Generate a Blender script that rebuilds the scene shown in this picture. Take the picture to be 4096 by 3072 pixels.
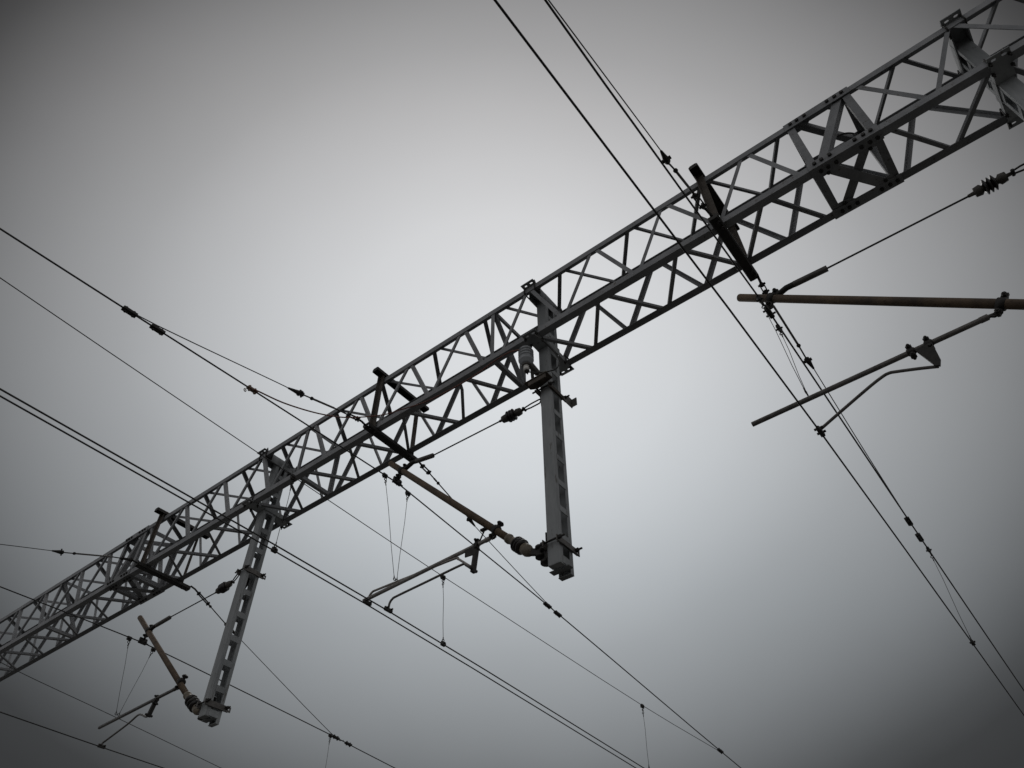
import bpy, bmesh, math, random
from mathutils import Vector, Matrix

for o in list(bpy.data.objects): bpy.data.objects.remove(o)
S = bpy.context.scene
COL = S.collection
R = math.radians
V = Vector

# ------------------------------------------------------------------ camera
cam_d = bpy.data.cameras.new('camera'); cam = bpy.data.objects.new('camera', cam_d); COL.objects.link(cam)
cam_d.sensor_width = 36.0; cam_d.lens = 26.1376; cam_d.clip_start = 0.05; cam_d.clip_end = 3000
cam.matrix_world = Matrix(((0.787192, 0.444883, 0.427092, 0), (0.616697, -0.563832, -0.549343, 0),
                           (-0.003585, 0.695825, -0.718202, 0), (0, 0, 0, 1)))
S.camera = cam
S.render.resolution_x, S.render.resolution_y = 1024, 768

# ------------------------------------------------------------------ sky, sun, exposure
GLOW = V((-0.4042, 0.5214, 0.7515)).normalized()           # sun direction, and bright centre of the lens vignette shaped into the sky
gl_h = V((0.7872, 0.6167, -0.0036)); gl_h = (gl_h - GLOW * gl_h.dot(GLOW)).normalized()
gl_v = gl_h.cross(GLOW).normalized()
w = bpy.data.worlds.new('World'); S.world = w; w.use_nodes = True
nt = w.node_tree; N = nt.nodes; LK = nt.links; N.clear()
def mth(op, a, b=None):
    n = N.new('ShaderNodeMath'); n.operation = op
    for i, x in enumerate((a, b)):
        if x is None: continue
        if isinstance(x, (int, float)): n.inputs[i].default_value = x
        else: LK.new(x, n.inputs[i])
    return n.outputs[0]
tc = N.new('ShaderNodeTexCoord')
def dot(v):
    n = N.new('ShaderNodeVectorMath'); n.operation = 'DOT_PRODUCT'
    LK.new(tc.outputs['Generated'], n.inputs[0]); n.inputs[1].default_value = v
    return n.outputs['Value']
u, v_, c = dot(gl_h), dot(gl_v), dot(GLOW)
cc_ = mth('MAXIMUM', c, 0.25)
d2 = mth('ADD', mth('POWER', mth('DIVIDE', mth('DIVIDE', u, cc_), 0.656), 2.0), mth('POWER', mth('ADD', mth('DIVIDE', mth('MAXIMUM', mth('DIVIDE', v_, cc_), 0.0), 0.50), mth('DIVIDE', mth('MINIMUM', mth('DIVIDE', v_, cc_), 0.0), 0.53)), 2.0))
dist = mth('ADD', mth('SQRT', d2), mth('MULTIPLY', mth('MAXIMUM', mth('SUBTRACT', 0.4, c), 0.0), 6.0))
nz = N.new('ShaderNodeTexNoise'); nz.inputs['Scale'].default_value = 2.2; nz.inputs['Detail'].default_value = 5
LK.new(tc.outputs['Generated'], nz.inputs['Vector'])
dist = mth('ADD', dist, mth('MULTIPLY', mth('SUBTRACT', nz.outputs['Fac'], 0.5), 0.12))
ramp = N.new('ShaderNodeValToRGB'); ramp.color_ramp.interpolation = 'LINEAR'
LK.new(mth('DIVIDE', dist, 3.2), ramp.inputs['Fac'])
VIGNETTE = [(0, .685), (.2, .67), (.35, .642), (.5, .565), (.65, .472), (.8, .362), (.95, .275), (1.05, .218), (1.15, .158), (1.25, .10), (1.32, .063), (1.4, .036), (1.5, .027), (1.62, .028), (2.0, .09), (2.4, .24), (2.9, .36)]  # dark ring is lens vignetting put into sky colour; rise beyond lights front faces
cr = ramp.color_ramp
while len(cr.elements) < len(VIGNETTE): cr.elements.new(0.5)
for e, (p_, k_) in zip(cr.elements, VIGNETTE): e.position = p_ / 3.2; e.color = (k_, k_, k_, 1)
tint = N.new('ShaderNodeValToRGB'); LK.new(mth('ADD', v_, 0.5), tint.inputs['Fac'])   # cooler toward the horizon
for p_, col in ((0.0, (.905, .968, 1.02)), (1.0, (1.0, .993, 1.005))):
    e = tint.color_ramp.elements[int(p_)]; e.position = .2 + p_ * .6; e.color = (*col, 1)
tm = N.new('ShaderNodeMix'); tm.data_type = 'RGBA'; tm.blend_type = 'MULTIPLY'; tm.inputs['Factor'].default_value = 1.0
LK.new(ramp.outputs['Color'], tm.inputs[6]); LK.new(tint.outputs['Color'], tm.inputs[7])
sky = N.new('ShaderNodeTexSky'); sky.sky_type = 'NISHITA'; sky.sun_disc = False
sun_dir = GLOW
sky.sun_elevation = math.asin(sun_dir.z); sky.sun_rotation = math.atan2(sun_dir.x, sun_dir.y)
sky.air_density = 1.0; sky.dust_density = 3.0
hs = N.new('ShaderNodeHueSaturation'); hs.inputs['Saturation'].default_value = 0.15; LK.new(sky.outputs[0], hs.inputs['Color'])
b1 = N.new('ShaderNodeBackground'); b1.inputs['Strength'].default_value = 0.05; LK.new(hs.outputs[0], b1.inputs['Color'])
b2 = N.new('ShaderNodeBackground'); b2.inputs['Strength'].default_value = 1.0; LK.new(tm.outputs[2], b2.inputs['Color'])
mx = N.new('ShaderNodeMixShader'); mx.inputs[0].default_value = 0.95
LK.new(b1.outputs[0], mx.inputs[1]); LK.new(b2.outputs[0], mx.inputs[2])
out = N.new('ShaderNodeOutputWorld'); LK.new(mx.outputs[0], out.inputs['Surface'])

sl = bpy.data.lights.new('sun', 'SUN'); sl.energy = 0.5; sl.angle = R(45); sl.color = (1.0, 0.97, 0.93)
so = bpy.data.objects.new('sun', sl); COL.objects.link(so); so.rotation_euler = sun_dir.to_track_quat('Z', 'Y').to_euler()
so.location = (0, 0, 40)
vs = S.view_settings; vs.view_transform = 'Standard'; vs.look = 'None'; vs.exposure = 0.0; vs.gamma = 1.0; vs.use_curve_mapping = False

# ------------------------------------------------------------------ materials
def mat(name, c1, c2, rough=0.6, metal=0.0, scale=6.0, stretch=(1, 1, 1), bump=0.0, spots=None):
    m = bpy.data.materials.new(name); m.use_nodes = True
    t = m.node_tree; n = t.nodes; b = n['Principled BSDF']
    co = n.new('ShaderNodeTexCoord'); mp = n.new('ShaderNodeMapping'); mp.inputs['Scale'].default_value = stretch
    t.links.new(co.outputs['Object'], mp.inputs['Vector'])
    no = n.new('ShaderNodeTexNoise'); no.inputs['Scale'].default_value = scale; no.inputs['Detail'].default_value = 8; no.inputs['Roughness'].default_value = 0.65
    t.links.new(mp.outputs[0], no.inputs['Vector'])
    rp = n.new('ShaderNodeValToRGB'); rp.color_ramp.elements[0].position = 0.32; rp.color_ramp.elements[1].position = 0.7
    rp.color_ramp.elements[0].color = (*c1, 1); rp.color_ramp.elements[1].color = (*c2, 1)
    t.links.new(no.outputs['Fac'], rp.inputs['Fac'])
    colr = rp.outputs['Color']
    if spots:
        n2 = n.new('ShaderNodeTexNoise'); n2.inputs['Scale'].default_value = scale * 5; n2.inputs['Detail'].default_value = 4
        t.links.new(mp.outputs[0], n2.inputs['Vector'])
        r2 = n.new('ShaderNodeValToRGB'); r2.color_ramp.elements[0].position = 0.63; r2.color_ramp.elements[1].position = 0.72
        t.links.new(n2.outputs['Fac'], r2.inputs['Fac'])
        mixn = n.new('ShaderNodeMix'); mixn.data_type = 'RGBA'
        t.links.new(r2.outputs['Color'], mixn.inputs['Factor']); t.links.new(colr, mixn.inputs[6]); mixn.inputs[7].default_value = (*spots, 1)
        colr = mixn.outputs[2]
    oi = n.new('ShaderNodeObjectInfo'); mr = n.new('ShaderNodeMapRange'); mr.inputs['To Min'].default_value = .8; mr.inputs['To Max'].default_value = 1.12
    t.links.new(oi.outputs['Random'], mr.inputs['Value'])
    hv = n.new('ShaderNodeHueSaturation'); t.links.new(mr.outputs[0], hv.inputs['Value']); t.links.new(colr, hv.inputs['Color'])
    t.links.new(hv.outputs['Color'], b.inputs['Base Color'])
    b.inputs['Roughness'].default_value = rough; b.inputs['Metallic'].default_value = metal
    if bump:
        bp = n.new('ShaderNodeBump'); bp.inputs['Strength'].default_value = bump; bp.inputs['Distance'].default_value = 0.004
        t.links.new(no.outputs['Fac'], bp.inputs['Height']); t.links.new(bp.outputs[0], b.inputs['Normal'])
    return m
M = {
 'galv': mat('galvanised_steel', (.172, .178, .186), (.262, .267, .274), .72, .0, 5, (1, 1, 1), .08, (.105, .09, .075)),
 'post': mat('painted_post_steel', (.185, .198, .204), (.335, .348, .352), .75, .0, 5, (1, 1, .22), .05, (.12, .11, .10)),
 'dark': mat('dark_fitting_steel', (.012, .0115, .011), (.04, .036, .032), .6, .3, 25, (1, 1, 1), .2),
 'rust': mat('rusty_steel', (.035, .028, .022), (.12, .102, .085), .8, .1, 14, (1, 1, 1), .2),
 'brown': mat('brown_oxide_tube', (.045, .032, .023), (.15, .104, .064), .7, 0, 5, (1, 1, 1), .1, (.05, .028, .018)),
 'tube': mat('weathered_tube', (.07, .065, .06), (.16, .15, .14), .5, .3, 18, (1, 1, 1), .1),
 'wire': mat('weathered_wire', (.015, .015, .015), (.045, .043, .04), .6, .2, 30),
 'shed': mat('dark_glazed_shed', (.008, .007, .007), (.02, .016, .014), .3, .0, 12),
 'cap': mat('insulator_cap', (.045, .041, .035), (.10, .092, .08), .6, .2, 20, (1, 1, 1), .1),
 'ceramic': mat('brown_ceramic', (.10, .082, .058), (.21, .178, .13), .5, 0, 14, (1, 1, 1), .1),
 'poly': mat('pale_polymer', (.27, .285, .30), (.36, .375, .39), .5, 0, 10),
 'chrome_sheen': mat('painted_sheen_metal', (.72, .70, .65), (.85, .83, .78), .3, .15, 20),  # pale base colour stands in for sky reflected in the metal
 'pale': mat('bare_aluminium_tube', (.20, .185, .17), (.36, .34, .32), .5, .2, 18, (1, 1, 1), .1),
 'copper': mat('copper_clamp', (.13, .085, .06), (.24, .165, .12), .5, .3, 20),
 'red': mat('red_brown_cable', (.10, .03, .02), (.17, .055, .035), .5, 0, 30),
 'ground': mat('ballast_ground', (.05, .048, .045), (.12, .117, .11), .95, 0, 3.0, (1, 1, 1), .3),
}

# ------------------------------------------------------------------ mesh helpers
class MB:
    def __init__(s): s.v = []; s.f = []; s.sm = []
    def add(s, vs, fs, smooth=False):
        o = len(s.v); s.v += [tuple(x) for x in vs]; s.f += [tuple(i + o for i in f) for f in fs]; s.sm += [smooth] * len(fs); return s
    def prism(s, p, q, uu, vv, poly):                 # profile poly (a,b) in axes uu, vv swept from p to q
        p, q, uu, vv = V(p), V(q), V(uu), V(vv); n = len(poly)
        if uu.cross(vv).dot(q - p) < 0: poly = poly[::-1]
        vs = [p + uu * a + vv * b for a, b in poly] + [q + uu * a + vv * b for a, b in poly]
        fs = [(i, (i + 1) % n, (i + 1) % n + n, i + n) for i in range(n)] + [tuple(range(n))[::-1], tuple(range(n, 2 * n))]
        return s.add(vs, fs)
    def box(s, lo, hi):
        (x0, y0, z0), (x1, y1, z1) = lo, hi
        return s.prism((x0, y0, z0), (x0, y0, z1), (1, 0, 0), (0, 1, 0), [(0, 0), (x1 - x0, 0), (x1 - x0, y1 - y0), (0, y1 - y0)])
    def bar(s, p, q, wd, th, up=(0, 0, 1)):           # flat or square bar between two points
        p, q = V(p), V(q); d = (q - p).normalized(); up = V(up); sd = d.cross(up)
        if sd.length < 1e-4: sd = d.cross(V((1, 0, 0)))
        sd.normalize(); up = sd.cross(d).normalized()
        return s.prism(p, q, sd, up, [(-wd / 2, -th / 2), (wd / 2, -th / 2), (wd / 2, th / 2), (-wd / 2, th / 2)])
    def lathe(s, p, q, prof, n=12):                   # prof = (t along p-q in metres, radius)
        p, q = V(p), V(q); d = (q - p).normalized(); a = d.orthogonal().normalized(); b = d.cross(a)
        vs = []; fs = []
        for t, r in prof:
            for i in range(n):
                an = 2 * math.pi * i / n; vs.append(p + d * t + (a * math.cos(an) + b * math.sin(an)) * r)
        for k in range(len(prof) - 1):
            for i in range(n):
                j = (i + 1) % n; fs.append((k * n + i, k * n + j, (k + 1) * n + j, (k + 1) * n + i))
        fs.append(tuple(range(n))[::-1]); fs.append(tuple(range((len(prof) - 1) * n, len(prof) * n)))
        return s.add(vs, fs, True)
    def cyl(s, p, q, r, n=12): return s.lathe(p, q, [(0, r), ((V(q) - V(p)).length, r)], n)
    def tube(s, pts, r, n=8):                         # swept round bar or wire along a polyline
        pts = [V(x) for x in pts]; m = len(pts); vs = []; fs = []; a = None
        for i, p in enumerate(pts):
            d = (pts[min(i + 1, m - 1)] - pts[max(i - 1, 0)]).normalized()
            a = d.orthogonal().normalized() if a is None else (a - d * a.dot(d)).normalized()
            b = d.cross(a)
            for k in range(n):
                an = 2 * math.pi * k / n; vs.append(p + (a * math.cos(an) + b * math.sin(an)) * r)
        for i in range(m - 1):
            for k in range(n):
                j = (k + 1) % n; fs.append((i * n + k, i * n + j, (i + 1) * n + j, (i + 1) * n + k))
        fs.append(tuple(range(n))[::-1]); fs.append(tuple(range((m - 1) * n, m * n)))
        return s.add(vs, fs, True)
    def ring(s, c, nrm, r, t, n=14):
        c, nrm = V(c), V(nrm).normalized(); a = nrm.orthogonal().normalized(); b = nrm.cross(a)
        pts = [c + (a * math.cos(2 * math.pi * i / n) + b * math.sin(2 * math.pi * i / n)) * r for i in range(n + 1)]
        return s.tube(pts, t, 6)
    def hexb(s, p, q, r): return s.add(*hexm(p, q, r))
    def slab(s, outline, o, uu, vv, th, holes=()):    # plate with outline in (a,b), thickness along uu x vv, optional holes (as outlines)
        bm = bmesh.new(); o, uu, vv = V(o), V(uu).normalized(), V(vv).normalized(); nn = uu.cross(vv)
        es = []
        for loop in [outline, *holes]:
            vs = [bm.verts.new(o + uu * a + vv * b) for a, b in loop]
            es += [bm.edges.new((vs[i], vs[(i + 1) % len(vs)])) for i in range(len(vs))]
        g = bmesh.ops.triangle_fill(bm, use_beauty=True, use_dissolve=False, edges=es)
        fc = [f for f in g['geom'] if isinstance(f, bmesh.types.BMFace)]
        r = bmesh.ops.extrude_face_region(bm, geom=fc)
        for x in r['geom']:
            if isinstance(x, bmesh.types.BMVert): x.co += nn * th
        bmesh.ops.recalc_face_normals(bm, faces=bm.faces)
        bm.verts.index_update()
        s.add([x.co.copy() for x in bm.verts], [tuple(x.index for x in f.verts) for f in bm.faces]); bm.free(); return s
    def build(s, name, m, parent=None, bev=0):
        me = bpy.data.meshes.new(name); me.from_pydata([tuple(x) for x in s.v], [], s.f); me.update()
        for p, k in zip(me.polygons, s.sm): p.use_smooth = k
        me.materials.append(M[m]); o = bpy.data.objects.new(name, me); COL.objects.link(o)
        if parent:
            o.parent = parent; o.matrix_parent_inverse = Matrix.Translation(-V(abs_loc(parent)))
        if bev:
            b = o.modifiers.new('bevel', 'BEVEL'); b.width = bev; b.segments = 2; b.limit_method = 'ANGLE'
        return o
def abs_loc(o):
    l = V(o.location)
    return l if not o.parent else (l if o.type == 'MESH' and not any(l) else l)
def hexm(p, q, r):
    p, q = V(p), V(q); d = (q - p).normalized(); a = d.orthogonal().normalized(); b = d.cross(a)
    vs = [x + (a * math.cos(k * math.pi / 3) + b * math.sin(k * math.pi / 3)) * r for x in (p, q) for k in range(6)]
    return vs, [(k, (k + 1) % 6, (k + 1) % 6 + 6, k + 6) for k in range(6)] + [(5, 4, 3, 2, 1, 0), (6, 7, 8, 9, 10, 11)]
def slot(cx, cy, l, wd, n=6):
    pts = []
    for k in range(n + 1): an = -math.pi / 2 + math.pi * k / n; pts.append((cx + l / 2 - wd / 2 + wd / 2 * math.cos(an), cy + wd / 2 * math.sin(an)))
    for k in range(n + 1): an = math.pi / 2 + math.pi * k / n; pts.append((cx - l / 2 + wd / 2 + wd / 2 * math.cos(an), cy + wd / 2 * math.sin(an)))
    return pts
def thing(name, label, cat, loc, group=None):
    o = bpy.data.objects.new(name, None); o.location = loc; o.empty_display_size = .2; COL.objects.link(o)
    return tag(o, label, cat, group)
def tag(o, label, cat, group=None):
    o['label'] = label; o['category'] = cat
    if group: o['group'] = group
    return o
def struct(o): o['kind'] = 'structure'; return o
def lerp(a, b, t): return V(a) * (1 - t) + V(b) * t
def smooth_path(pts, sub=4):                           # Catmull-Rom through measured points
    P = [V(x) for x in pts]; P = [P[0] * 2 - P[1]] + P + [P[-1] * 2 - P[-2]]; out = []
    for i in range(1, len(P) - 2):
        for k in range(sub):
            t = k / sub; a, b, c_, d = P[i - 1:i + 3]
            out.append(.5 * ((2 * b) + (c_ - a) * t + (2 * a - 5 * b + 4 * c_ - d) * t * t + (3 * b - a - 3 * c_ + d) * t ** 3))
    return out + [P[-2]]

DATA = {
 'tube2': [[-5.7217,4.83,6.1139],[-3.7929,4.83,4.1598]],
 'ins2': [[-3.8146,4.83,4.1805],[-3.5285,4.83,3.891]],
 'swv2': [[-3.5285,4.83,3.891],[-3.3512,4.83,3.8434]],
 'slv2': [[-5.4709,4.83,5.8642],[-5.317,4.83,5.9208],[-4.969,4.83,5.85]],
 'rod2': [[-4.9772,4.83,5.8504],[-3.9319,4.83,5.815]],
 'tins2': [[-3.9392,4.83,5.8153],[-3.5828,4.83,5.7971]],
 'lnk2': [[-3.5828,4.83,5.7971],[-3.3697,4.83,5.793]],
 'reg2': [[-3.9962,4.83,4.2778],[-5.8357,4.83,4.2193]],
 'hook2': [[-3.965,4.83,4.342]],
 'tcl2': [[-5.4893,4.83,5.8735]],
 'mcl2': [[-5.5537,4.83,5.7288]],
 'prop2': [[-4.1135,4.83,4.4152],[-4.2007,4.83,4.2627]],
 'drop2': [[-4.2143,4.83,4.2742],[-4.2535,4.83,3.9665]],
 'sa2': [[[-4.2897,4.83,4.0484],[-4.418,4.83,4.1652],[-4.4675,4.83,4.2054],[-4.5232,4.83,4.2276],[-5.0697,4.83,4.2553],[-5.6343,4.83,4.284],[-5.7112,4.83,4.2814],[-5.7514,4.83,4.247],[-5.7691,4.83,4.1776]],[[-4.3024,4.83,4.0419],[-4.3888,4.83,4.1217],[-4.4402,4.83,4.1448],[-4.9124,4.83,4.1305],[-5.3431,4.83,4.1182],[-5.4151,4.83,4.1057],[-5.4498,4.83,4.068],[-5.4573,4.83,4.0007]]],
 'tube1': [[-11.1047,4.83,5.7964],[-8.9398,4.83,3.9927]],
 'ins1': [[-8.9675,4.83,4.0158],[-8.5383,4.83,3.6897]],
 'swv1': [[-8.5383,4.83,3.6897],[-8.3801,4.83,3.6262]],
 'slv1': [[-10.6292,4.83,5.4176],[-10.5409,4.83,5.4527],[-10.1416,4.83,5.4716]],
 'rod1': [[-10.1542,4.83,5.4718],[-9.0472,4.83,5.4841]],
 'tins1': [[-9.0587,4.83,5.4843],[-8.6911,4.83,5.5176]],
 'lnk1': [[-8.6911,4.83,5.5176],[-8.6014,4.83,5.5939]],
 'reg1': [[-9.2294,4.83,4.1895],[-11.0489,4.83,4.1154]],
 'hook1': [[-9.2067,4.83,4.2489]],
 'tcl1': [[-10.6452,4.83,5.4228]],
 'mcl1': [[-10.711,4.83,5.2658]],
 'drop1': [[-9.7094,4.83,4.1481],[-9.7746,4.83,3.9445]],
 'sa1': [[[-9.7704,4.83,3.9563],[-9.8433,4.83,3.9649],[-9.9696,4.83,4.0223],[-10.0717,4.83,4.0381],[-10.2624,4.83,3.9713],[-10.6999,4.83,3.8678],[-10.7716,4.83,3.8487],[-10.7679,4.83,3.8092]]],
 'tube3': [[-0.9687,4.83,5.7307],[0.8594,4.83,4.1766]],
 'slv3': [[-0.6666,4.83,5.4906],[-0.5438,4.83,5.5346],[-0.1606,4.83,5.5111]],
 'rod3': [[-0.1652,4.83,5.5112],[1.0379,4.83,5.4809]],
 'tins3': [[1.0327,4.83,5.4825],[1.3804,4.83,5.4857]],
 'lnk3': [[1.3804,4.83,5.4857],[1.524,4.83,5.4828]],
 'reg3': [[0.6888,4.83,4.2095],[-1.2206,4.83,4.209]],
 'hook3': [[0.7498,4.83,4.2664]],
 'tcl3': [[-0.6926,4.83,5.504]],
 'mcl3': [[-0.761,4.83,5.3423]],
 'drop3': [[0.2137,4.83,4.2118],[0.1878,4.83,3.9667]],
 'sa3': [[[0.1912,4.83,3.9751],[0.0782,4.83,4.029],[-0.0756,4.83,4.0954],[-0.1231,4.83,4.11],[-0.1791,4.83,4.1024],[-0.3199,4.83,4.0522],[-0.7224,4.83,3.8837],[-0.7402,4.83,3.8651]]],
 'v2': [[-5.55,4.622,5.7089],[-5.55,5.0272,5.6849],[-5.3553,4.83,4.2724]],
 'v1': [[-10.71,4.6207,5.2526],[-10.71,5.028,5.241],[-10.6517,4.83,4.1699]],
 'v3': [[-0.76,4.5917,5.3071],[-0.76,4.9898,5.278],[-0.7272,4.83,4.2422]],
 'd2': [[[-5.6,3.4419,4.9626],[-5.7778,3.5515,4.18]],[[-5.6,5.8071,4.8995],[-5.5254,5.8128,4.0]],[[-5.6,10.4799,4.8454],[-5.7812,10.7808,4.0]]],
 'd3': [[-0.76,9.1075,5.0172],[-0.7687,9.2157,3.866]],
 'd1': [[-10.71,8.5879,5.044],[-10.71,8.6,3.85]],
 'a2n': [[-5.555,1.1823,5.5607],[-5.57,1.5288,5.6205],[-5.64,2.9116,6.0136],[-5.65,3.1097,6.0667],[-5.665,3.3335,6.139],[-5.7,3.8263,6.311],[-5.72,4.0419,6.3784],[-5.735,4.239,6.4469],[-5.745,4.346,6.4399]],
 'a2f': [[-5.745,5.2751,6.4866],[-5.74,5.4024,6.4494],[-5.735,5.5252,6.4171],[-5.73,5.6766,6.3629],[-5.7,6.0531,6.2043],[-5.68,6.2954,6.0946],[-5.66,6.4313,6.0075],[-5.56,7.943,5.4664],[-5.555,8.2905,5.422]],
 'a1n': [[-10.86,1.9552,5.6092],[-10.87,2.5124,5.8243],[-10.88,3.1574,6.0559],[-10.88,3.3134,6.1063],[-10.89,3.9719,6.3713],[-10.89,4.0986,6.413],[-10.89,4.2719,6.464],[-10.89,4.3947,6.4528]],
 'a1f': [[-10.86,5.3323,6.4895],[-10.86,5.5077,6.432],[-10.85,5.6441,6.3707],[-10.85,5.7158,6.334],[-10.83,6.0988,6.1431],[-10.8,6.4713,5.9724],[-10.72,8.5752,5.0889],[-10.715,8.9023,5.0483]],
 'a3n': [[-0.814,0.9461,5.4158],[-0.8217,1.4937,5.5801],[-0.8413,2.876,5.9948],[-0.8474,3.2372,6.1032],[-0.8606,3.3975,6.1512],[-0.8527,3.5219,6.1886],[-0.8507,3.8214,6.2784],[-0.8578,4.0697,6.3529],[-0.8458,4.3193,6.4278]],
 'a3f': [[-0.8046,5.2663,6.4201],[-0.8132,5.3647,6.3778],[-0.8162,5.449,6.3415],[-0.8219,5.6133,6.2709],[-0.8103,6.1105,6.0571],[-0.8117,6.2527,5.9959],[-0.7993,6.397,5.9339],[-0.7855,7.4577,5.4778],[-0.7597,8.4557,5.0486],[-0.747,8.7927,4.9037]],
 'm1t': [[-10.71,2.7283,5.2261]],
 'thin1': [[-10.8,2.6878,4.4451],[-10.8,3.1906,4.3796],[-10.8,3.6934,4.3218],[-10.8,4.8875,4.2146],[-10.8,6.6872,4.0336],[-10.8,7.7627,3.9255]],
 'jump': [[-5.539,2.65,5.6128],[-5.5096,2.71,5.6083],[-5.3988,2.95,5.5628],[-5.4156,3.3,5.7073],[-5.4688,3.62,5.9042],[-5.5086,3.9,6.1071],[-5.4129,4.17,6.2721],[-5.2836,4.32,6.3544],[-5.1807,4.38,6.3941],[-4.8365,4.44,6.3569],[-4.5568,4.45,6.3293],[-4.232,4.46,6.324],[-3.9489,4.47,6.353],[-3.7394,4.48,6.406],[-3.5176,4.49,6.4179],[-3.3269,4.5,6.3409]],
 'arr': [[-3.3134,4.52,6.3492],[-3.3119,4.52,6.0919],[-3.3073,4.52,5.983],[-3.2949,4.52,5.9227]],
 'arrsup': [[-3.2715,4.54,6.0817],[-3.215,4.62,5.9414]],
 'arrbr': [[-3.2746,4.6,5.8643],[-2.9676,4.6,5.6476]],
 'earth': [[-3.1166,4.42,6.3761],[-3.0455,4.45,6.2663],[-3.0147,4.55,6.2123],[-2.9723,4.62,6.1031],[-2.952,4.64,6.0044],[-2.9811,4.62,5.8905],[-3.1,4.6,5.901],[-3.1917,4.56,5.9161],[-3.2843,4.53,5.9601]],
 'loop': [[0.3531,4.75,6.9445],[0.3913,4.75,7.0473],[0.4484,4.75,7.1117],[0.5147,4.75,7.1318],[0.5826,4.75,7.0882],[0.6317,4.75,7.008],[0.6462,4.75,6.9405]],
}

# ------------------------------------------------------------------ ground (below the picture, it only bounces light)
struct(MB().add([(-300, -300, -2.4), (300, -300, -2.4), (300, 300, -2.4), (-300, 300, -2.4)], [(0, 1, 2, 3)]).build('ground', 'ground'))

# ------------------------------------------------------------------ the lattice beam
Y0, Y1, Z0, Z1 = 4.5, 5.151, 6.489, 7.425
XL, XR = -24.0, 4.2
beam = thing('gantry_beam', 'long grey lattice box beam of angle steel crossing the whole sky', 'lattice beam', (0, (Y0 + Y1) / 2, Z0))
CH, CT = .088, .009
for (y, sy, z, sz) in ((Y0, 1, Z1, -1), (Y0, 1, Z0, 1), (Y1, -1, Z0, 1), (Y1, -1, Z1, -1)):
    lh, lv = (.098, .088) if (sy < 0 and sz < 0) else (CH, .083)
    L = [(0, 0), (lh, 0), (lh, CT), (CT, CT), (CT, lv), (0, lv)]
    MB().prism((XL, y, z), (XR, y, z), (0, sy, 0), (0, 0, sz), L).build('chord', 'galv', beam)
def nodes(*xs): return list(xs)
# node stations along the beam: (x, True when the front brace meets the upper chord there); bays between diaphragms and splices
BAYS = [
 [(3.65, 1), (3.17, 0), (2.70, 1), (2.22, 0), (1.76, 1), (1.265, 0), (.815, 1)],
 [(.06, 0), (-.355, 1), (-.845, 0), (-1.325, 1), (-1.805, 0), (-2.285, 1), (-2.76, 0), (-3.235, 1), (-3.68, 0)],
 [(-3.925, 0), (-4.315, 1), (-4.795, 0), (-5.255, 1), (-5.765, 0), (-6.225, 1), (-6.715, 0), (-7.165, 1)],
 [(-7.43, 1), (-7.885, 0), (-8.33, 1), (-8.80, 0), (-9.305, 1), (-9.79, 0), (-10.305, 1), (-10.80, 0), (-11.27, 1)],
 [(-12.05, 0), (-12.54, 1), (-12.985, 0), (-13.465, 1), (-13.955, 0)],
 [(-14.2, 0), (-14.715, 1), (-15.165, 0), (-15.68, 1), (-16.165, 0), (-16.65, 1), (-17.14, 0), (-17.6, 1)],
 [(-17.85, 1), (-18.3, 0), (-18.78, 1), (-19.26, 0), (-19.74, 1), (-20.2, 0), (-20.7, 1), (-21.2, 0)],
]
POSTS = [.735, .155, -3.805, -7.29, -11.38, -11.97, -14.09, -17.72]
BW, BT = .044, .006
def face_pt(face, x, upper):                            # the four faces turn their zigzag by one chord each
    e = .022
    if face == 'F': return V((x, Y0 + CT, Z1 - e if upper else Z0 + e)), V((0, 1, 0))
    if face == 'T': return V((x, Y1 - e if upper else Y0 + e, Z1 - CT)), V((0, 0, -1))
    if face == 'K': return V((x, Y1 - CT, Z0 + e if upper else Z1 - e)), V((0, -1, 0))
    return V((x, Y0 + e if upper else Y1 - e, Z0 + CT)), V((0, 0, 1))
def angle_bar(mb, p, q, nrm, wd=BW, flip=1):
    d = (q - p).normalized(); sd = d.cross(nrm).normalized() * flip; h = wd / 2
    mb.prism(p, q, sd, nrm, [(-h, 0), (h, 0), (h, BT), (-h + BT, BT), (-h + BT, wd), (-h, wd)])
random.seed(4)
braces = []
for bay in BAYS:
    for (xa, ua), (xb, ub) in zip(bay, bay[1:]):
        s_ = .02 if xb < xa else -.02
        for fc in 'FTKM':
            p, n_ = face_pt(fc, xa - s_ + random.uniform(-.012, .012), ua); q, _ = face_pt(fc, xb + s_ + random.uniform(-.012, .012), ub)
            if ua: p, q = p, q
            else: p, q = q, p
            braces.append((((p + q) / 2).length, p, q, n_, fc, 1 if (ua == 1) else -1))
braces.sort(key=lambda b: b[0])
far = MB()
for i, (_, p, q, n_, fc, fl) in enumerate(braces):
    mb = MB() if i < 100 else far
    # the two legs of an angle: half the braces turn their standing leg to the other side
    if fc == 'M' and abs((p.x + q.x) / 2 + 4.58) < .12:        # one bent brace
        k_ = lerp(p, q, .25) + V((.03, 0, 0)); angle_bar(mb, p, k_, n_, .04, fl); p = k_
    angle_bar(mb, p, q, n_, (BW if fl > 0 else BW + .004) if fc != 'M' else .04, fl if fc in 'FM' else -fl)
    if i < 100: mb.build('brace', 'galv', beam)
fo = far.build('far_braces', 'galv', beam); fo['kind'] = 'stuff'
for x in POSTS:
    big = x in (.735, .155, -11.38, -11.97); wd = .075 if big else .055
    for fc in 'FTKM':
        p, n_ = face_pt(fc, x, 1); q, _ = face_pt(fc, x, 0)
        mb = MB(); angle_bar(mb, p, q, n_, wd, 1 if fc in 'FK' else -1); mb.build('cross_post', 'galv', beam)
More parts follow.
